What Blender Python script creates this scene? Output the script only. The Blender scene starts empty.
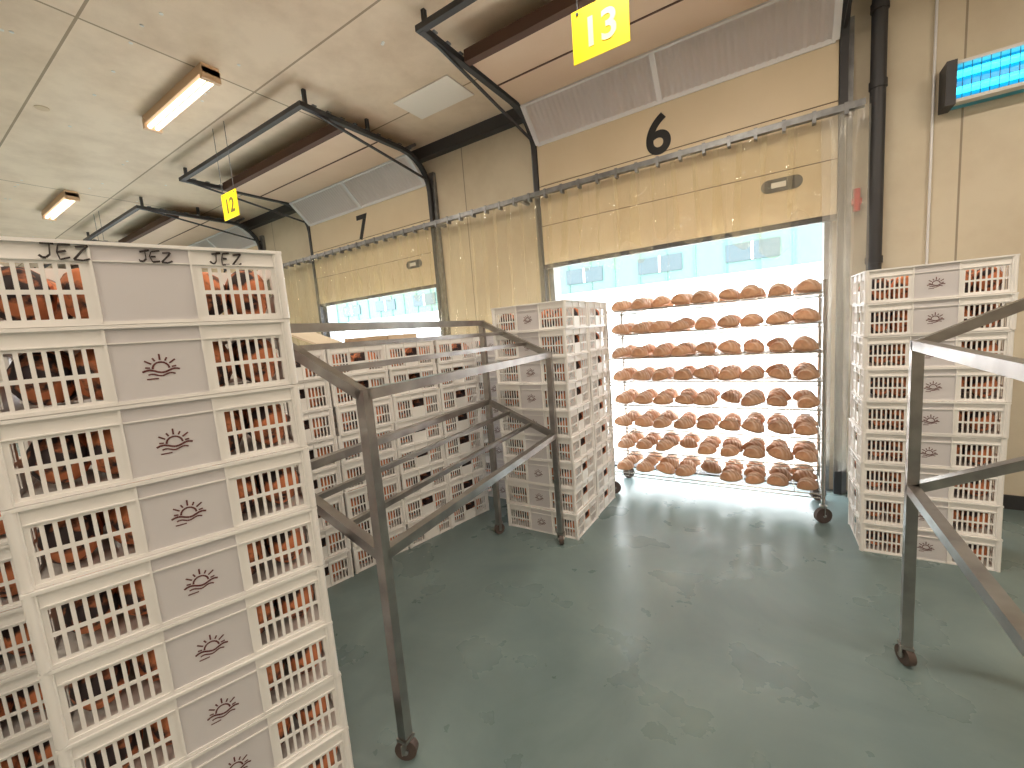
import bpy, bmesh, math, random
import numpy as np
from mathutils import Vector, Matrix, Euler
random.seed(7)
D=bpy.data; S=bpy.context.scene; COL=S.collection
S.view_settings.view_transform='Standard'
S.view_settings.exposure=.2

# ---------------------------------------------------------------- helpers
def obj(name, me=None, parent=None, loc=(0,0,0), rot=(0,0,0)):
    o=D.objects.new(name,me); COL.objects.link(o)
    o.location=loc; o.rotation_euler=rot
    if parent: o.parent=parent
    return o
class MB:
    def __init__(s): s.v=[];s.f=[];s.m=[];s.sm=[]
    def add(s,vs,fs,mat=0,smooth=False):
        b=len(s.v); s.v+=[tuple(v) for v in vs]
        for f in fs: s.f.append([b+i for i in f]); s.m.append(mat); s.sm.append(smooth)
    def box(s,c,d,mat=0,M=None):
        x,y,z=[k/2 for k in d]; c=Vector(c)
        vs=[Vector(p) for p in ((-x,-y,-z),(x,-y,-z),(x,y,-z),(-x,y,-z),(-x,-y,z),(x,-y,z),(x,y,z),(-x,y,z))]
        if M: vs=[M@v for v in vs]
        s.add([v+c for v in vs],[(0,3,2,1),(4,5,6,7),(0,1,5,4),(1,2,6,5),(2,3,7,6),(3,0,4,7)],mat)
    def bb(s,a,b,mat=0):
        s.box([(p+q)/2 for p,q in zip(a,b)],[abs(q-p) for p,q in zip(a,b)],mat)
    def beam(s,p,q,w,h=None,mat=0):
        h=h or w; p=Vector(p);q=Vector(q);d=q-p;L=d.length
        z=d.normalized(); ref=Vector((0,0,1)) if abs(z.z)<.9 else Vector((0,1,0))
        x=ref.cross(z).normalized(); y=z.cross(x)
        M=Matrix((x,y,z)).transposed()
        s.box((p+q)/2,(w,h,L),mat,M)
    def cyl(s,p,q,r,n=10,mat=0,r2=None,smooth=True):
        r2=r if r2 is None else r2
        p=Vector(p);q=Vector(q);z=(q-p).normalized(); ref=Vector((0,0,1)) if abs(z.z)<.9 else Vector((0,1,0))
        x=ref.cross(z).normalized(); y=z.cross(x)
        vs=[];fs=[]
        for i in range(n):
            a=2*math.pi*i/n; d=x*math.cos(a)+y*math.sin(a)
            vs+= [p+d*r,q+d*r2]
        for i in range(n):
            j=(i+1)%n; fs.append((2*i,2*j,2*j+1,2*i+1))
        s.add(vs,fs,mat,smooth)
        s.add(vs,[tuple(2*i for i in reversed(range(n))),tuple(2*i+1 for i in range(n))],mat,False)
    def mesh(s,name,mats):
        me=D.meshes.new(name); me.from_pydata(s.v,[],s.f)
        for m in mats: me.materials.append(m)
        me.polygons.foreach_set('material_index',s.m); me.polygons.foreach_set('use_smooth',s.sm)
        me.update(); return me
    def obj(s,name,mats,parent=None,loc=(0,0,0),rot=(0,0,0)):
        return obj(name,s.mesh(name,mats),parent,loc,rot)

def mat(name,col,rough=.5,metal=0,noise=None,emis=None,bump=0,spec=None,trans=0,nscale=6,alpha=None,ramp=(.35,.65)):
    m=D.materials.new(name); m.use_nodes=True; nt=m.node_tree; b=nt.nodes['Principled BSDF']
    b.inputs['Base Color'].default_value=(*col,1); b.inputs['Roughness'].default_value=rough; b.inputs['Metallic'].default_value=metal
    if spec is not None: b.inputs['Specular IOR Level'].default_value=spec
    tc=nt.nodes.new('ShaderNodeTexCoord')
    if noise:
        n=nt.nodes.new('ShaderNodeTexNoise'); n.inputs['Scale'].default_value=nscale; n.inputs['Detail'].default_value=5
        nt.links.new(tc.outputs['Object'],n.inputs['Vector'])
        r=nt.nodes.new('ShaderNodeValToRGB'); r.color_ramp.elements[0].position=ramp[0]; r.color_ramp.elements[1].position=ramp[1]
        r.color_ramp.elements[0].color=(*col,1); r.color_ramp.elements[1].color=(*noise,1)
        nt.links.new(n.outputs['Fac'],r.inputs['Fac']); nt.links.new(r.outputs['Color'],b.inputs['Base Color'])
        if bump:
            bp=nt.nodes.new('ShaderNodeBump'); bp.inputs['Strength'].default_value=bump; bp.inputs['Distance'].default_value=.01
            nt.links.new(n.outputs['Fac'],bp.inputs['Height']); nt.links.new(bp.outputs['Normal'],b.inputs['Normal'])
    if emis:
        b.inputs['Emission Color'].default_value=(*emis[0],1); b.inputs['Emission Strength'].default_value=emis[1]
    if trans:
        t=nt.nodes.new('ShaderNodeBsdfTranslucent'); t.inputs['Color'].default_value=(*col,1)
        mx=nt.nodes.new('ShaderNodeMixShader'); mx.inputs[0].default_value=trans
        out=nt.nodes['Material Output']
        nt.links.new(b.outputs[0],mx.inputs[1]); nt.links.new(t.outputs[0],mx.inputs[2]); nt.links.new(mx.outputs[0],out.inputs['Surface'])
    if alpha:
        t=nt.nodes.new('ShaderNodeBsdfTransparent'); t.inputs['Color'].default_value=(*alpha[1],1)
        mx=nt.nodes.new('ShaderNodeMixShader'); mx.inputs[0].default_value=alpha[0]
        out=nt.nodes['Material Output']
        nt.links.new(t.outputs[0],mx.inputs[1]); nt.links.new(b.outputs[0],mx.inputs[2]); nt.links.new(mx.outputs[0],out.inputs['Surface'])
    return m
def panelmat(name,c1,c2,mort,bw,bh,axis,msize=.006,rough=.6,off=0.0,stain=.2):
    m=D.materials.new(name); m.use_nodes=True; nt=m.node_tree; b=nt.nodes['Principled BSDF']; b.inputs['Roughness'].default_value=rough
    tc=nt.nodes.new('ShaderNodeTexCoord'); sp=nt.nodes.new('ShaderNodeSeparateXYZ'); cb=nt.nodes.new('ShaderNodeCombineXYZ')
    nt.links.new(tc.outputs['Object'],sp.inputs[0])
    nt.links.new(sp.outputs[axis[0]],cb.inputs[0]); nt.links.new(sp.outputs[axis[1]],cb.inputs[1])
    br=nt.nodes.new('ShaderNodeTexBrick'); br.offset=off; br.inputs['Scale'].default_value=1
    br.inputs['Brick Width'].default_value=bw; br.inputs['Row Height'].default_value=bh; br.inputs['Mortar Size'].default_value=msize
    br.inputs['Color1'].default_value=(*c1,1); br.inputs['Color2'].default_value=(*c2,1); br.inputs['Mortar'].default_value=(*mort,1)
    nt.links.new(cb.outputs[0],br.inputs['Vector'])
    n=nt.nodes.new('ShaderNodeTexNoise'); n.inputs['Scale'].default_value=1.6; n.inputs['Detail'].default_value=9; n.inputs['Roughness'].default_value=.65
    nt.links.new(tc.outputs['Object'],n.inputs['Vector'])
    rp=nt.nodes.new('ShaderNodeValToRGB'); rp.color_ramp.elements[0].position=.32; rp.color_ramp.elements[0].color=(.55,.45,.35,1); rp.color_ramp.elements[1].position=.58; rp.color_ramp.elements[1].color=(1,1,1,1)
    nt.links.new(n.outputs['Fac'],rp.inputs[0])
    mx=nt.nodes.new('ShaderNodeMix'); mx.data_type='RGBA'; mx.blend_type='MULTIPLY'; mx.inputs[0].default_value=stain
    nt.links.new(br.outputs['Color'],mx.inputs[6]); nt.links.new(rp.outputs[0],mx.inputs[7])
    nt.links.new(mx.outputs[2],b.inputs['Base Color'])
    return m

M_plastic=mat('crate_plastic',(.88,.85,.83),.35,noise=(.92,.90,.88))
M_frost=mat('crate_frosted_panel',(.78,.75,.77),.45,trans=.15)
M_logo=mat('logo_print',(.13,.03,.03),.6)
M_inbread=mat('bread_in_crate',(.82,.29,.13),.7,noise=(.05,.035,.04),nscale=17,ramp=(.45,.55))  # near-black blotches mixed into the bread colour give the slots their dark look
M_ink=mat('marker_ink',(.03,.02,.02),.6)
M_steel=mat('brushed_steel',(.46,.44,.42),.3,1.0,noise=(.33,.31,.30),nscale=9)
M_dsteel=mat('dark_painted_steel',(.06,.06,.065),.5,.4)
M_galv=mat('galvanised_steel',(.30,.31,.32),.45,.7,noise=(.20,.20,.21),nscale=14)
M_chrome=mat('chrome_wire',(.55,.53,.50),.22,1.0)
M_rubber=mat('rubber',(.03,.03,.03),.6)
M_wheel=mat('wheel_grey',(.10,.07,.06),.5)
M_ceil=panelmat('ceiling_panels',(.80,.65,.49),(.86,.71,.55),(.38,.28,.18),4.0,1.15,(0,1),.009,stain=.4)
M_wall=panelmat('wall_panels',(.71,.63,.49),(.75,.67,.53),(.36,.30,.22),1.05,6,(0,2),.006,stain=.25)
M_plainwall=mat('wall_paint',(.68,.60,.50),.7,noise=(.72,.64,.54),nscale=1)
M_door=mat('door_panel_beige',(.74,.62,.44),.5,noise=(.78,.66,.48),nscale=2)
M_doorup=mat('door_panel_inner',(.70,.52,.38),.5,noise=(.74,.57,.43),nscale=2)
M_seal=mat('brown_seal',(.10,.05,.035),.7)
M_glaz=mat('door_glazing',(.90,.84,.83),.25,trans=.35)
M_alu=mat('white_aluminium',(.84,.84,.86),.4,.1)
M_pvc=mat('pvc_strip',(.95,.90,.74),.05,alpha=(.14,(.98,.95,.87)),spec=1.0)
M_pvcw=mat('pvc_strip_clear',(.92,.90,.84),.10,alpha=(.22,(.99,.98,.95)))
M_pvcc=mat('pvc_strip_glassy',(.92,.92,.90),.06,alpha=(.06,(.99,.99,.98)),spec=.8)
M_yellow=mat('yellow_sign',(.90,.66,.0),.5)
M_signhazed=mat('sign_print_hazed',(.98,.90,.45),.5)  # backlight haze put into the colour of dark digits
M_signdk=mat('sign_print_dark',(.12,.09,.02),.5)
M_black=mat('black_paint',(.01,.01,.012),.5)
M_lampbody=mat('lamp_body',(.72,.50,.32),.5)
M_tube=mat('lamp_tube',(1,.95,.85),.4,emis=((1,.90,.74),1.8))
M_blue=mat('uv_tube_glow',(.1,.6,.9),.3,emis=((.05,.72,1.0),2.0))
M_trapback=mat('trap_back_plate',(.02,.42,.60),.3)  # cyan glow of the tubes is put into the plate colour
M_lampwhite=mat('trap_housing',(.75,.74,.70),.4)
M_card=mat('cardboard',(.66,.50,.33),.8,noise=(.72,.57,.40),nscale=5)
M_board=mat('pale_board',(.86,.76,.62),.6,noise=(.80,.69,.55),nscale=5)
M_red=mat('red_plastic',(.6,.04,.03),.5)

mf=D.materials.new('epoxy_floor'); mf.use_nodes=True; nt=mf.node_tree; b=nt.nodes['Principled BSDF']
tc=nt.nodes.new('ShaderNodeTexCoord'); n1=nt.nodes.new('ShaderNodeTexNoise'); n1.inputs['Scale'].default_value=1.3; n1.inputs['Detail'].default_value=9; n1.inputs['Distortion'].default_value=.8; n1.inputs['Roughness'].default_value=.6
n2=nt.nodes.new('ShaderNodeTexNoise'); n2.inputs['Scale'].default_value=3; n2.inputs['Detail'].default_value=7
r1=nt.nodes.new('ShaderNodeValToRGB'); e=r1.color_ramp.elements; e[0].position=.32; e[0].color=(.120,.172,.175,1); e[1].position=.68; e[1].color=(.185,.250,.248,1)
r2=nt.nodes.new('ShaderNodeValToRGB'); e=r2.color_ramp.elements; e[0].position=.35; e[0].color=(.24,.24,.24,1); e[1].position=.68; e[1].color=(.40,.40,.40,1)
vo=nt.nodes.new('ShaderNodeTexNoise'); vo.inputs['Scale'].default_value=9; vo.inputs['Detail'].default_value=10; vo.inputs['Roughness'].default_value=.75
r3=nt.nodes.new('ShaderNodeValToRGB'); e=r3.color_ramp.elements; e[0].position=.29; e[0].color=(.66,.63,.60,1); e[1].position=.38; e[1].color=(1,1,1,1)
mxx=nt.nodes.new('ShaderNodeMix'); mxx.data_type='RGBA'; mxx.blend_type='MULTIPLY'; mxx.inputs[0].default_value=1
for n_ in (n1,n2,vo): nt.links.new(tc.outputs['Object'],n_.inputs[0])
nt.links.new(vo.outputs['Fac'],r3.inputs[0])
nt.links.new(n1.outputs['Fac'],r1.inputs[0]); nt.links.new(n2.outputs['Fac'],r2.inputs[0])
nt.links.new(r1.outputs[0],mxx.inputs[6]); nt.links.new(r3.outputs[0],mxx.inputs[7])
nt.links.new(mxx.outputs[2],b.inputs['Base Color']); nt.links.new(r2.outputs[0],b.inputs['Roughness'])
b.inputs['Specular IOR Level'].default_value=.8
bp=nt.nodes.new('ShaderNodeBump'); bp.inputs['Strength'].default_value=.05; bp.inputs['Distance'].default_value=.02
nt.links.new(n1.outputs['Fac'],bp.inputs['Height']); nt.links.new(bp.outputs[0],b.inputs['Normal'])

# ---------------------------------------------------------------- room shell
WY=4.2; CZ=3.85; XL,XR,YB=-17.0,3.2,-5.0
m=MB(); m.bb((XL,YB,-.1),(XR,WY+.12,0)); m.obj('floor',[mf])
m=MB(); m.bb((XL,YB,CZ),(XR,WY+.12,CZ+.1)); m.obj('ceiling',[M_ceil])
doors=[(-2.09,.36),(-6.14,-3.69),(-10.19,-7.74),(-14.24,-11.79)]
m=MB(); OH=3.3
edges=[XR]+[e for d in doors for e in (d[1],d[0])]+[XL]
for i in range(0,len(edges),2): m.bb((edges[i+1],WY,0),(edges[i],WY+.12,CZ))
for d in doors: m.bb((d[0],WY,OH),(d[1],WY+.12,CZ))
m.obj('wall_back',[M_wall])
m=MB(); m.bb((XL-.1,YB,0),(XL,WY+.12,CZ)); m.obj('wall_left',[M_plainwall])
m=MB(); m.bb((XR,YB,0),(XR+.1,WY+.12,CZ)); m.obj('wall_right',[M_plainwall])
m=MB(); m.bb((XL-.1,YB-.1,0),(XR+.1,YB,CZ)); m.obj('wall_front',[M_plainwall])
m=MB(); m.bb((.75,WY-.015,0),(XR,WY,.10)); m.obj('baseboard_back',[M_dsteel])
m=MB(); m.bb((XL,WY-.10,CZ-.13),(XR,WY,CZ)); m.obj('trim_1',[M_dsteel])
m=MB(); m.bb((-3.2,3.22,CZ-.01),(-2.50,3.62,CZ)); m.obj('ceiling_patch_panel',[mat('patch_white',(.90,.84,.76),.6)])
m=MB()
rr=random.Random(5)
for i in range(90):
    x,y=rr.uniform(-12,0),rr.choice([.3,.9,1.45,2.05,2.6])+rr.uniform(-.03,.03); m.cyl((x,y,CZ-.004),(x,y,CZ),.013,8,0)
for (x,y) in ((-5.6,1.25),(-7.3,.9),(-4.2,.7)): m.cyl((x,y,CZ-.006),(x,y,CZ),.05,14,1)
m.obj('ceiling_fasteners',[M_lampwhite,M_card])

# ---------------------------------------------------------------- sectional dock doors
def text(name,s,size,loc,rot,mt,parent=None,ext=.001,bold=0):
    c=D.curves.new(name,'FONT'); c.body=s; c.size=size; c.align_x='CENTER'; c.align_y='CENTER'; c.extrude=ext; c.offset=bold
    t=D.objects.new(name+'_tmp',c); COL.objects.link(t)
    dg=bpy.context.evaluated_depsgraph_get(); me=D.meshes.new_from_object(t.evaluated_get(dg)); D.objects.remove(t)
    me.materials.clear(); me.materials.append(mt)
    return obj(name,me,parent,loc,rot)
def sectional_door(x0,x1,digit,bottom=2.2):
    root=obj('sectional_dock_door'); cx=(x0+x1)/2
    m=MB()
    Yp=WY-.06
    zs=[bottom,bottom+.40,bottom+.80,3.42]
    for a,b_ in zip(zs,zs[1:]):
        m.bb((x0-.02,Yp-.02,a+.004),(x1+.02,Yp+.02,b_-.004),0)
        m.bb((x0-.02,Yp-.014,a-.004),(x1+.02,Yp+.014,a+.004),1)
    m.cyl((x1-.42,Yp-.028,bottom+.30),(x1-.42,Yp-.019,bottom+.30),.05,16,2)
    m.cyl((x1-.24,Yp-.028,bottom+.30),(x1-.24,Yp-.019,bottom+.30),.05,16,2)
    m.bb((x1-.42,Yp-.028,bottom+.25),(x1-.24,Yp-.019,bottom+.35),2)
    m.bb((x1-.40,Yp-.036,bottom+.28),(x1-.30,Yp-.027,bottom+.32),3)
    m.bb((x0-.02,Yp-.025,bottom-.04),(x1+.02,Yp+.025,bottom),2)
    m.bb((x0,3.0,3.69),(x1,3.82,3.73),4)
    m.bb((x0,3.40,3.684),(x1,3.415,3.69),1)
    m.bb((x0,2.93,3.66),(x1,3.0,3.75),1)
    m.obj('panels',[M_door,M_seal,M_dsteel,M_alu,M_doorup],root)
    m=MB(); A=Vector((0,Yp-.02,3.42)); B=Vector((0,3.84,3.70)); n=2
    w=(x1-x0)
    m.beam((x0,A.y,A.z),(x1,A.y,A.z),.03,.045,0); m.beam((x0,B.y,B.z),(x1,B.y,B.z),.03,.045,0)
    for i in range(n+1):
        x=x0+w*i/n; m.beam((x,A.y,A.z),(x,B.y,B.z),.045,.04,0)
    nr=100; vs=[];fs=[]
    for i in range(nr+1):
        x=x0+w*i/nr; o=.005*(i%2); vs+=[(x,A.y-o,A.z-o),(x,B.y-o,B.z-o)]
    for i in range(nr): fs.append((2*i,2*i+2,2*i+3,2*i+1))
    m.add(vs,fs,1)
    m.obj('glazed_section',[M_alu,M_glaz],root)
    m=MB()
    for x in (x0-.05,x1+.05):
        pts=[(x,WY-.07,0),(x,WY-.07,3.32)]
        for k in range(1,7):
            a=k/6*math.pi/2; pts.append((x,WY-.07-.42*(1-math.cos(a)),3.32+.38*math.sin(a)))
        pts.append((x,2.5,3.70))
        for p,q in zip(pts,pts[1:]): m.beam(p,q,.05,.045,0)
        m.bb((x-.06 if x<cx else x-.02,WY-.045,0),(x+.02 if x<cx else x+.06,WY,3.55),1)
        for y in (2.55,3.25): m.bb((x-.015,y-.015,3.70),(x+.015,y+.015,CZ),0)
        m.beam((x,2.5,3.70),(x,4.15,3.45),.02,.02,0)
        for k in range(9): m.bb((x-.04,2.6+k*.15,3.722),(x+.04,2.64+k*.15,3.732),1)
    m.beam((x0-.08,2.5,3.70),(x1+.08,2.5,3.70),.05,.04,0)
    m.cyl((x0-.1,3.9,3.79),(x1+.1,3.9,3.79),.018,8,1)
    m.cyl((cx-.5,3.9,3.79),(cx+.5,3.9,3.79),.04,12,0)
    m.obj('track_frame',[M_dsteel,M_galv],root)
    if digit: text('number',digit,.46,(cx-.03,Yp-.024,3.135),(math.pi/2,0,0),M_black,root,bold=.010)
    m=MB()
    for x,sx in ((x0,-1),(x1,1)): m.bb((x,WY-.02,0),(x-sx*.05,WY+.14,OH),0)
    m.bb((x0,WY,OH-.05),(x1,WY+.14,OH),0)
    m.bb((x0,WY+.02,0),(x1,WY+.16,.012),1)
    m.obj('opening_frame',[M_galv,M_dsteel],root)
    return root
for (a,b_),dg in zip(doors,('6','7','8','9')): sectional_door(a,b_,dg)

# ---------------------------------------------------------------- strip curtain on rail
RZ=2.875
def strips(name,x0,x1,zbot,matl,step=.17,y=WY-.19,ztop=RZ,amp=.03,w=.21,jz=.07):
    m=MB(); x=x0; k=0
    while x<x1:
        zb=zbot(x)+random.uniform(-jz,jz); nx,nz=10,18; ph=random.uniform(0,6); sk=random.uniform(-.05,.05)
        vs=[]
        for j in range(nz+1):
            t=j/nz; z=ztop+(zb-ztop)*t
            for i in range(nx+1):
                s=i/nx
                vs.append((x+w*s+sk*t, y+(.012 if k%2 else -.012)+amp*math.sin(s*6+ph+t*3.5)*(0.3+t*.8)+.014*math.sin(t*17+ph+s*4), z+.03*math.sin(s*6+ph)*t))
        fs=[(j*(nx+1)+i,j*(nx+1)+i+1,(j+1)*(nx+1)+i+1,(j+1)*(nx+1)+i) for j in range(nz) for i in range(nx)]
        m.add(vs,fs,0,True); x+=step; k+=1
    return m.obj(name,[matl])
def zb(x):
    for a,b_ in doors:
        if a+.05<x<b_-.18: return 2.12+.08*math.sin(x*5)+.05*math.sin(x*13)  # short jagged ends are added to imitate the door bottom refracted by the strips
    return .35
curt=obj('pvc_strip_curtain')
o=strips('strips_a',-10.3,.14,zb,M_pvc,jz=.09); o.parent=curt
o=strips('strips_b',.27,.44,lambda x:.25,M_pvcw,step=.07,w=.14,amp=.03); o.parent=curt
for (a,b_) in doors[:2]:
    o=strips('strips_c',a+.05,b_-.2,lambda x:.03,M_pvcc,step=.24,w=.25,amp=.02,y=WY-.125,jz=.01); o.parent=curt
m=MB()
m.bb((-10.6,WY-.215,RZ),(.52,WY-.165,RZ+.045),0)
for i in range(60):
    x=-10.5+i*.185
    if x<.5: m.bb((x-.012,WY-.222,RZ-.03),(x+.012,WY-.158,RZ+.05),0)
for x in (.45,-2.3,-3.5,-6.35,-7.55,-10.4): m.bb((x-.02,WY-.19,RZ),(x+.02,WY,RZ+.04),0)
m.obj('rail',[M_galv,M_steel],curt)

# ---------------------------------------------------------------- pipes & right wall fittings
PX=.60
m=MB(); m.cyl((PX,WY-.09,0),(PX,WY-.09,CZ),.045,16,0)
for z in (.6,1.8,3.0,3.5): m.cyl((PX,WY-.09,z),(PX,WY-.09,z+.05),.052,16,0); m.bb((PX-.03,WY-.06,z),(PX+.03,WY,z+.04),0)
m.obj('drain_pipe',[M_dsteel])
m=MB(); m.cyl((.90,WY-.02,0),(.90,WY-.02,CZ),.008,8,0); m.obj('cable_conduit',[M_alu])
tr=obj('insect_trap_lamp'); m=MB()
x0,x1,z0,z1=.96,1.60,2.76,3.01; yy=WY-.12
m.bb((x0,yy+.05,z0),(x1,WY,z1),3); m.bb((x0,yy-.02,z1-.02),(x1,yy+.06,z1),0); m.bb((x0,yy-.02,z0),(x1,yy+.06,z0+.02),0)
m.bb((x0-.03,yy-.03,z0-.01),(x0+.02,WY,z1+.01),2); m.bb((x1-.02,yy-.03,z0-.01),(x1+.03,WY,z1+.01),2)
for z in (z0+.08,z1-.07): m.cyl((x0+.02,yy+.02,z),(x1-.02,yy+.02,z),.022,12,1)
for i in range(14):
    x=x0+.05+i*.041; m.cyl((x,yy-.015,z0+.02),(x,yy-.015,z1-.02),.0018,5,2)
m.obj('body',[M_lampwhite,M_blue,M_dsteel,M_trapback],tr)
m=MB(); m.cyl((.50,WY-.05,2.20),(.50,WY-.05,2.36),.022,10,0); m.bb((.47,WY-.06,2.25),(.53,WY,2.29),0); m.obj('push_button_box',[M_red])

# ---------------------------------------------------------------- hanging signs
def sign(x,t,mt):
    r=obj('dock_number_sign',loc=(x,2.35,3.06)); m=MB()
    m.box((0,0,0),(.31,.008,.26),0)
    for sx in (-.12,.12): m.cyl((sx,0,.12),(sx,.0,CZ-3.06),.003,5,1); m.cyl((sx,-.01,.11),(sx,.01,.11),.008,8,1)
    m.obj('plate',[M_yellow,M_dsteel],r)
    text('digits',t,.20,(0,-.006,-.01),(math.pi/2,0,0),mt,r,bold=.004)
sign(-.785,'13',M_signhazed); sign(-4.83,'12',M_signdk); sign(-8.88,'11',M_signdk)

# ---------------------------------------------------------------- fluorescent luminaires
def lum(x,y,p=36):
    r=obj('fluorescent_ceiling_lamp',loc=(x,y,CZ)); m=MB()
    m.box((0,0,-.035),(1.28,.13,.07),0)
    m.cyl((-.60,-.03,-.09),(.60,-.03,-.09),.018,10,1); m.cyl((-.60,.03,-.09),(.60,.03,-.09),.018,10,1)
    for s in (-1,1): m.box((s*.62,0,-.07),(.04,.14,.09),0)
    m.obj('housing',[M_lampbody,M_tube],r)
    l=D.lights.new('tube_light','AREA'); l.shape='RECTANGLE'; l.size=1.2; l.size_y=.12; l.energy=p; l.color=(1,.88,.73)
    o=obj('tube_light',l,r,(0,0,-.14))
for x in (-12.7,-8.6,-4.53,-.45,2.2):
    for y in (1.9,-1.6): lum(x,y)  # most of this grid is unseen, added to light the interior evenly

# ---------------------------------------------------------------- crate mesh
def wall_grid(bm,O,u,xs,zs,holes,mi_f):
    vd={}
    def V(i,j):
        if (i,j) not in vd: vd[(i,j)]=bm.verts.new(O+u*xs[i]+Vector((0,0,zs[j])))
        return vd[(i,j)]
    fs=[]
    for i in range(len(xs)-1):
        for j in range(len(zs)-1):
            if holes(i,j): continue
            f=bm.faces.new((V(i,j),V(i+1,j),V(i+1,j+1),V(i,j+1))); f.material_index=mi_f(xs[i],xs[i+1]); fs.append(f)
    return fs
H=.187
def crate_mesh(name,logo=True,full=True):
    bm=bmesh.new()
    L,W=.58,.38
    zs=[0,.016,.070,.080,.136,H]
    def slots(a,n,p=.0205,s=.0130): 
        out=[]
        for k in range(n): out+=[a+k*p,a+k*p+s]
        return out
    n=8
    A=slots(.022,n); B=slots(L-.022-(n-1)*.0205-.0130,n)
    c0,c1=.199,L-.199
    xs=[0]+A+[c0,c1]+B+[L]
    openi=set(range(1,2*n,2))|set(range(2*n+3,4*n+2,2))
    fa=lambda i,j:(i in openi) and j in (1,3)
    mi=lambda a,b:1 if (abs(a-c0)<1e-6) else 0
    wall_grid(bm,Vector((-L/2,-W/2,0)),Vector((1,0,0)),xs,zs,fa,mi)
    wall_grid(bm,Vector((L/2,W/2,0)),Vector((-1,0,0)),xs,zs,fa,mi)
    m_=5
    A=slots(.024,m_); B=slots(W-.024-(m_-1)*.0205-.0130,m_)
    xs2=[0]+A+[W/2-.05,W/2+.05]+B+[W]
    op=set(range(1,2*m_,2))|set(range(2*m_+3,4*m_+2,2)); hidx=2*m_+1
    fb=lambda i,j:(i in op and j in (1,3)) or (i==hidx and j==3)
    wall_grid(bm,Vector((L/2,-W/2,0)),Vector((0,1,0)),xs2,zs,fb,lambda a,b:0)
    wall_grid(bm,Vector((-L/2,W/2,0)),Vector((0,-1,0)),xs2,zs,fb,lambda a,b:0)
    bmesh.ops.remove_doubles(bm,verts=bm.verts,dist=1e-5)
    bmesh.ops.solidify(bm,geom=bm.faces[:],thickness=.003)
    me=D.meshes.new('t'); bm.to_mesh(me); bm.free()
    mb=MB()
    mb.v=[tuple(v.co) for v in me.vertices]; mb.f=[list(p.vertices) for p in me.polygons]; mb.m=[p.material_index for p in me.polygons]; mb.sm=[False]*len(mb.f)
    D.meshes.remove(me)
    mb.bb((-L/2,-W/2,0),(L/2,W/2,.004),0)
    def ring(z0,z1,o,t):
        X,Y=L/2+o,W/2+o
        mb.bb((-X,-Y,z0),(X,-Y+t,z1)); mb.bb((-X,Y-t,z0),(X,Y,z1)); mb.bb((-X,-Y+t,z0),(-X+t,Y-t,z1)); mb.bb((X-t,-Y+t,z0),(X,Y-t,z1))
    ring(H-.008,H,.010,.012); ring(H-.044,H-.041,.005,.006); ring(.0,.008,.004,.006)
    for s in (-1,1):
        for x in (c0-L/2,c1-L/2,-L/2+.010,L/2-.010): mb.box((x,s*(W/2+.003),H/2),(.005,.006,H-.01),0)
        for y in (-.055,.055,-W/2+.010,W/2-.010): mb.box((s*(L/2+.003),y,H/2),(.006,.005,H-.01),0)
        for x in (-L/2,L/2): mb.cyl((x,s*W/2,0),(x,s*W/2,H),.011,10,0)
    if logo:
        for s in (-1,1):
            y=s*(W/2+.0012); cz=.078; 
            def P(x,z): return (x*(-s if s>0 else 1)*1.0,y,cz+z)
            def stroke(pts,w):
                for (a,b_) in zip(pts,pts[1:]):
                    d=Vector((b_[0]-a[0],b_[1]-a[1])); 
                    if d.length==0: continue
                    nn=Vector((-d.y,d.x)).normalized()*w/2
                    q=[P(a[0]+nn.x,a[1]+nn.y),P(a[0]-nn.x,a[1]-nn.y),P(b_[0]-nn.x,b_[1]-nn.y),P(b_[0]+nn.x,b_[1]+nn.y)]
                    mb.add(q,[(0,1,2,3)],2)
            arc=[(.016*math.cos(t),.016*math.sin(t)) for t in [math.pi*(k/10) for k in range(11)]]
            stroke(arc,.004)
            for k in range(7):
                t=math.radians(8+k*27.3); r0,r1=.021,.030+(.006 if k%2 else 0)
                stroke([(r0*math.cos(t),r0*math.sin(t)),(r1*math.cos(t),r1*math.sin(t))],.0036)
            stroke([(-.036+.0072*k,-.006+.004*math.sin(k*.9)) for k in range(11)],.0045)
            stroke([(-.026+.0052*k,-.015+.003*math.sin(k*.9+.4)) for k in range(11)],.0035)
            stroke([(-.030+.0045*k,-.024) for k in range(6)],.003)
    if full:
        for ix in range(5):
            for iy in range(2):
                cx=-.22+ix*.11+random.uniform(-.008,.008); cy=-.092+iy*.184+random.uniform(-.003,.003)
                rx,ry,rz=.056,.088,.066+random.uniform(-.004,.008); nu,nv=12,8; vs=[];fs=[]
                for a in range(nv+1):
                    th=math.pi*a/nv
                    for c in range(nu):
                        ph=2*math.pi*c/nu
                        vs.append((cx+rx*math.sin(th)*math.cos(ph),cy+ry*math.sin(th)*math.sin(ph),.078+rz*math.cos(th)))
                for a in range(nv):
                    for c in range(nu):
                        d=(c+1)%nu; fs.append((a*nu+c,(a+1)*nu+c,(a+1)*nu+d,a*nu+d))
                mb.add(vs,fs,3,True)
    return mb.mesh(name,[M_plastic,M_frost,M_logo,M_inbread])
CR=[crate_mesh('crate_a'),crate_mesh('crate_b')]; CRN=crate_mesh('crate_nologo',logo=False)
def dolly(parent,L=.58,W=.38):
    m=MB()
    m.bb((-L/2,-W/2,.06),(L/2,W/2,.085),0)
    for sx in (-1,1):
        for sy in (-1,1):
            x,y=sx*(L/2-.06),sy*(W/2-.05); m.cyl((x,y-.012,.03),(x,y+.012,.03),.03,12,1)
    return m.obj('dolly',[M_wheel,M_rubber],parent)
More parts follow.
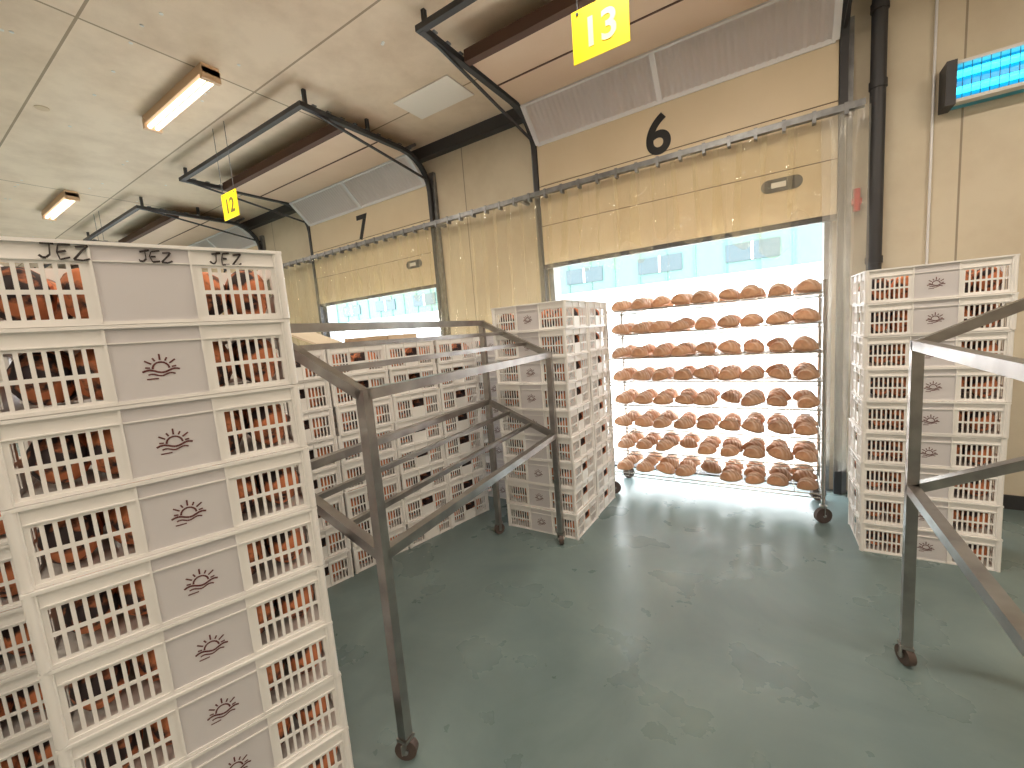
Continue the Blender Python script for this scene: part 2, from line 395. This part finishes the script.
def stack(cx,cy,rot,n,base=.0,jit=.006,lean=(0,0),topnologo=False,withdolly=False):
    r=obj('bread_crate_stack',loc=(cx,cy,0),rot=(0,0,rot))
    if withdolly: dolly(r); base=.085
    for i in range(n):
        me=random.choice(CR)
        if topnologo and i==n-1: me=CRN
        obj('crate_%d'%(i+1),me,r,(random.uniform(-jit,jit)+lean[0]*i,random.uniform(-jit,jit)+lean[1]*i,base+i*(H+.0015)),(0,0,random.uniform(-1,1)*.012))
    return r
P=Vector((-1.185,.690)); dr=Vector((math.sin(math.radians(18)),math.cos(math.radians(18)))); nn=Vector((dr.y,-dr.x))
c=P-dr*.30-nn*.20
st=stack(c.x,c.y,math.radians(72),9,topnologo=True,withdolly=True,jit=.004)
glyph=[[(0,.95),(.6,1.05),(.42,1),(.40,.25),(.24,0),(.02,.08),(-.02,.25)],
       [(1.3,1.06),(.78,.93),(.74,.5),(.84,-.04),(1.32,.06)],[(.76,.50),(1.16,.58)],
       [(1.58,.92),(2.1,1.0),(1.9,.6),(1.55,.0),(1.9,-.04),(2.2,.1)]]
for k,(x,s) in enumerate(((-.165,.031),(-.005,.025),(.135,.028))):
    m=MB(); z0=.085+8*(H+.0015)+H-.041
    for g in glyph:
        g=[(p[0]+random.uniform(-.07,.07),p[1]+random.uniform(-.06,.06)) for p in g]
        for a,b_ in zip(g,g[1:]):
            jx=lambda p:(x+p[0]*s*1.1+.1*s*p[1], -.1995, z0+p[1]*s)
            m.beam(jx(a),jx(b_),.0022,random.uniform(.0032,.0046),0)
    m.obj('marker_text_%d'%(k+1),[M_ink],st)
c2=c-nn*.46+dr*.02; stack(c2.x,c2.y,math.radians(73),6,withdolly=True)
c2=c-nn*.44-dr*.64; stack(c2.x,c2.y,math.radians(71),6,withdolly=True)
c2=c-nn*.92-dr*.3; stack(c2.x,c2.y,math.radians(71),5,withdolly=True)
th=math.radians(-12); ux=Vector((math.cos(th),math.sin(th))); uy=Vector((-math.sin(th),math.cos(th)))
base=Vector((-2.44,1.18))
for i in range(4):
    for j in range(3):
        p=base+uy*(.2+.408*i)-ux*(.30+.615*j); n_=8 if j==0 else (8 if (i+j)%2 else 7)
        if i==0 and j==1: n_=9
        stack(p.x,p.y,th,n_)
for j in range(2): stack(-1.50,2.78+.425*j,0,9)
stack(-2.13,3.21,0,8)
stack(.72,3.36,math.radians(2),9)
# pale board leaning across the middle block
m=MB(); m.beam((-2.52,1.72,1.528),(-3.12,1.38,1.835),.36,.012,0)
m.obj('leaning_board',[M_board])
r=obj('cardboard_tray',loc=(-2.60,2.22,8*(H+.0015)+.002),rot=(0,0,.1)); m=MB()
m.bb((-.22,-.16,0),(.22,.16,.006)); m.bb((-.22,-.16,0),(-.214,.16,.05)); m.bb((.214,-.16,0),(.22,.16,.05)); m.bb((-.22,-.16,0),(.22,-.154,.05)); m.bb((-.22,.154,0),(.22,.16,.05))
m.obj('tray',[M_card],r)

# ---------------------------------------------------------------- casters & tilted-shelf trolleys
def caster(m,x,y,top,r=.05,ms=0,mw=1,ang=0):
    dx,dy=math.cos(ang),math.sin(ang)
    m.cyl((x-dy*.014,y+dx*.014,r),(x+dy*.014,y-dx*.014,r),r,18,mw)
    m.cyl((x-dy*.022,y+dx*.022,r),(x+dy*.022,y-dx*.022,r),.012,10,ms)
    for s in (-1,1):
        m.beam((x-s*dy*.02,y+s*dx*.02,r),(x-s*dy*.02,y+s*dx*.02,top-.012),.005,.03,ms)
    m.box((x,y,top-.008),(.045,.045,.012),ms)
    m.cyl((x,y,top-.01),(x,y,top+.03),.012,10,ms)
def trolley(name,N,ang,wdir,L=1.62,W=.50,zl=1.34,zh=1.59,ll=.785,lh=1.02,bars=(4,4)):
    r=obj(name,loc=(N[0],N[1],0),rot=(0,0,ang)); m=MB(); t=.036
    c=.09
    for y in (0,L):
        m.bb((-t/2,y-t/2,c),(t/2,y+t/2,zl+t/2)); x=wdir*W
        m.bb((x-t/2,y-t/2,c),(x+t/2,y+t/2,zh+t/2))
        m.beam((0,y,zl),(x,y,zh),t,t); m.beam((0,y,ll),(x,y,lh),t,t)
        caster(m,0,y,c,r=.04,ang=.4+y); caster(m,x,y,c,r=.04,ang=1.1)
    for (a,b_,nb) in ((zl,zh,bars[0]),(ll,lh,bars[1])):
        for k in range(nb):
            s=k/(nb-1); tt=t if k in (0,nb-1) else .022
            m.beam((wdir*W*s,0,a+(b_-a)*s),(wdir*W*s,L,a+(b_-a)*s),tt,tt)
    m.obj('frame',[M_steel,M_wheel],r); return r
trolley('sloped_shelf_trolley',(-1.14,.875),math.radians(5.3),-1)
trolley('sloped_shelf_trolley',(.45,2.17-1.62),0,1,zl=1.335,zh=1.575,ll=.765,lh=.995,bars=(2,2))

# ---------------------------------------------------------------- wire bread rack with loaves
RX0,RX1,RY0,RY1=-1.24,.27,3.50,3.93
r=obj('wire_bread_rack'); m=MB()
sh=[.205+.201*i for i in range(8)]
for x in (RX0,RX1):
    for y in (RY0,RY1):
        m.cyl((x,y,.12),(x,y,1.68),.0125,10,0); m.cyl((x,y,1.68),(x,y,1.69),.016,10,0)
        caster(m,x,y,.13,r=.055,ang=.5)
for z in sh:
    for y in (RY0,RY1): m.cyl((RX0,y,z),(RX1,y,z),.005,6,0); m.cyl((RX0,y,z-.028),(RX1,y,z-.028),.004,6,0)
    for x in (RX0,RX1): m.cyl((x,RY0,z),(x,RY1,z),.005,6,0); m.cyl((x,RY0,z-.028),(x,RY1,z-.028),.004,6,0)
    for k in range(1,12): y=RY0+(RY1-RY0)*k/12; m.cyl((RX0,y,z),(RX1,y,z),.002,4,0)
    for k in range(1,9): x=RX0+(RX1-RX0)*k/9; m.cyl((x,RY0,z-.004),(x,RY1,z-.004),.003,4,0)
    for k in range(0,27):
        x=RX0+(RX1-RX0)*(k+.5)/27
        for y in (RY0,RY1): m.cyl((x-.014,y,z-.028),(x+.014,y,z),.0018,4,0)
m.obj('frame',[M_chrome,M_wheel],r)

bm=bmesh.new(); bmesh.ops.create_icosphere(bm,subdivisions=4,radius=1)
lv=np.array([v.co[:] for v in bm.verts]); lf=[[v.index for v in f.verts] for f in bm.faces]; bm.free()
x,y,z=lv[:,0].copy(),lv[:,1].copy(),lv[:,2].copy()
cut=np.zeros(len(lv))
for k,cx in enumerate((-.55,-.2,.16,.52)):
    dd=np.abs((x-cx)+.55*y); g=np.exp(-(dd/.095)**2)*np.clip(z*2.2+.3,0,1)*np.clip(1.25-np.abs(y)*1.1,0,1)
    cut=np.maximum(cut,g)
taper=1-.30*np.abs(x)**2.5
lx=x*.080; ly=y*.062*taper; lz=np.where(z<0,z*.3,z)*.074*(1-.15*x*x)
nrm=lv
lx-=nrm[:,0]*cut*.006; ly-=nrm[:,1]*cut*.006; lz-=nrm[:,2]*cut*.012
base=np.stack([lx,ly,lz],1)
Vv=[];Ff=[];Cc=[];off=0
rng=np.random.default_rng(3)
for si,zz in enumerate(sh):
    for row in range(3):
        for k in range(9):
            if row==0 and rng.random()<.05: continue
            tone=rng.uniform(.75,1.2); a=rng.uniform(.15,.9) if row!=1 else rng.uniform(-.5,.5)
            s=rng.uniform(.92,1.06); ca,sa=math.cos(a),math.sin(a)
            px=RX0+.095+k*(RX1-RX0-.19)/8+rng.uniform(-.012,.012); py=RY0+.075+row*.145+rng.uniform(-.01,.01)
            tilt=rng.uniform(-.30,.30)
            b0=base*s
            bx=b0[:,0]*math.cos(tilt)-b0[:,2]*math.sin(tilt); bz=b0[:,0]*math.sin(tilt)+b0[:,2]*math.cos(tilt)
            X=bx*ca-b0[:,1]*sa+px; Yy=bx*sa+b0[:,1]*ca+py; bz=bz-bz.min()+zz+.003
            Vv.append(np.stack([X,Yy,bz],1)); Ff+= [[i+off for i in f] for f in lf]; off+=len(lv)
            nz=.5+.5*np.sin(lv[:,0]*7+k)*np.sin(lv[:,1]*6+row)*np.cos(lv[:,2]*5+si)
            crust=np.stack([.42+.16*nz,.195+.10*nz,.095+.07*nz],1)*tone
            low=np.clip(1-z*1.6,0,1)[:,None]; crust=crust*(1-low*.5)+np.array([.82,.50,.31])*low*.5
            flour=np.array([1.0,.88,.75]); g=cut[:,None]
            Cc.append(crust*(1-g)+flour*g)
V_=np.concatenate(Vv); C_=np.concatenate(Cc)
me=D.meshes.new('bread_loaves'); me.from_pydata(V_.tolist(),[],Ff)
ca=me.color_attributes.new('Col','FLOAT_COLOR','POINT'); ca.data.foreach_set('color',np.concatenate([np.clip(C_,0,1),np.ones((len(C_),1))],1).ravel())
me.polygons.foreach_set('use_smooth',[True]*len(me.polygons))
mbd=mat('bread_crust',(.4,.2,.08),.6); nt=mbd.node_tree; at=nt.nodes.new('ShaderNodeAttribute'); at.attribute_name='Col'
nz=nt.nodes.new('ShaderNodeTexNoise'); nz.inputs['Scale'].default_value=60; mx=nt.nodes.new('ShaderNodeMix'); mx.data_type='RGBA'; mx.blend_type='OVERLAY'; mx.inputs[0].default_value=.3
tcx=nt.nodes.new('ShaderNodeTexCoord'); nt.links.new(tcx.outputs['Object'],nz.inputs['Vector'])
nt.links.new(at.outputs['Color'],mx.inputs[6]); nt.links.new(nz.outputs['Fac'],mx.inputs[7]); nt.links.new(mx.outputs[2],nt.nodes['Principled BSDF'].inputs['Base Color'])
me.materials.append(mbd); obj('bread_loaves',me,r)

# ---------------------------------------------------------------- outdoors
m=MB(); m.bb((-40,WY+.12,-.25),(30,40,-.02)); m.obj('yard_ground',[mat('concrete_yard',(.62,.62,.60),.8,noise=(.7,.7,.68),nscale=.6)])
r=obj('warehouse_building'); m=MB()
m.bb((-30,20,0),(25,30,3.2),0); m.bb((-30,19.9,3.2),(25,30,6.4),1)
for i in range(46):
    x=-29+i*1.18; m.bb((x,19.86,3.2),(x+.10,19.9,6.4),4)
for i in range(14):
    x=-27+i*3.6; m.bb((x,19.84,3.7),(x+1.9,19.93,4.4),2); m.bb((x+.92,19.82,3.7),(x+1.0,19.9,4.4),3); m.bb((x-.1,19.9,0),(x+2.3,20,2.8),3)
m.bb((-30,19.8,3.12),(25,20,3.24),3)
m.obj('facade',[mat('facade_light',(.30,.34,.34),.7),mat('facade_green',(.060,.135,.125),.6),mat('facade_glass',(.015,.04,.05),.1),M_alu,mat('facade_rib',(.045,.105,.095),.6)],r)

w=D.worlds.new('World'); S.world=w; w.use_nodes=True; bg=w.node_tree.nodes['Background']
bg.inputs[0].default_value=(.94,.975,1,1); bg.inputs[1].default_value=10.5

# ---------------------------------------------------------------- camera
yaw,pit,roll,f=math.radians(32.73),math.radians(6.89),math.radians(-4.54),417.2
F=Vector((-math.sin(yaw)*math.cos(pit),math.cos(yaw)*math.cos(pit),-math.sin(pit))); R=Vector((math.cos(yaw),math.sin(yaw),0)); U=R.cross(F)
R2=R*math.cos(roll)+U*math.sin(roll); U2=-R*math.sin(roll)+U*math.cos(roll)
Mx=Matrix((R2,U2,-F)).transposed().to_4x4(); Mx.translation=Vector((0,0,1.5))
cam=D.cameras.new('camera'); cam.lens=f/1024*36; cam.sensor_width=36; cam.clip_start=.02
co=D.objects.new('camera',cam); COL.objects.link(co); co.matrix_world=Mx; S.camera=co
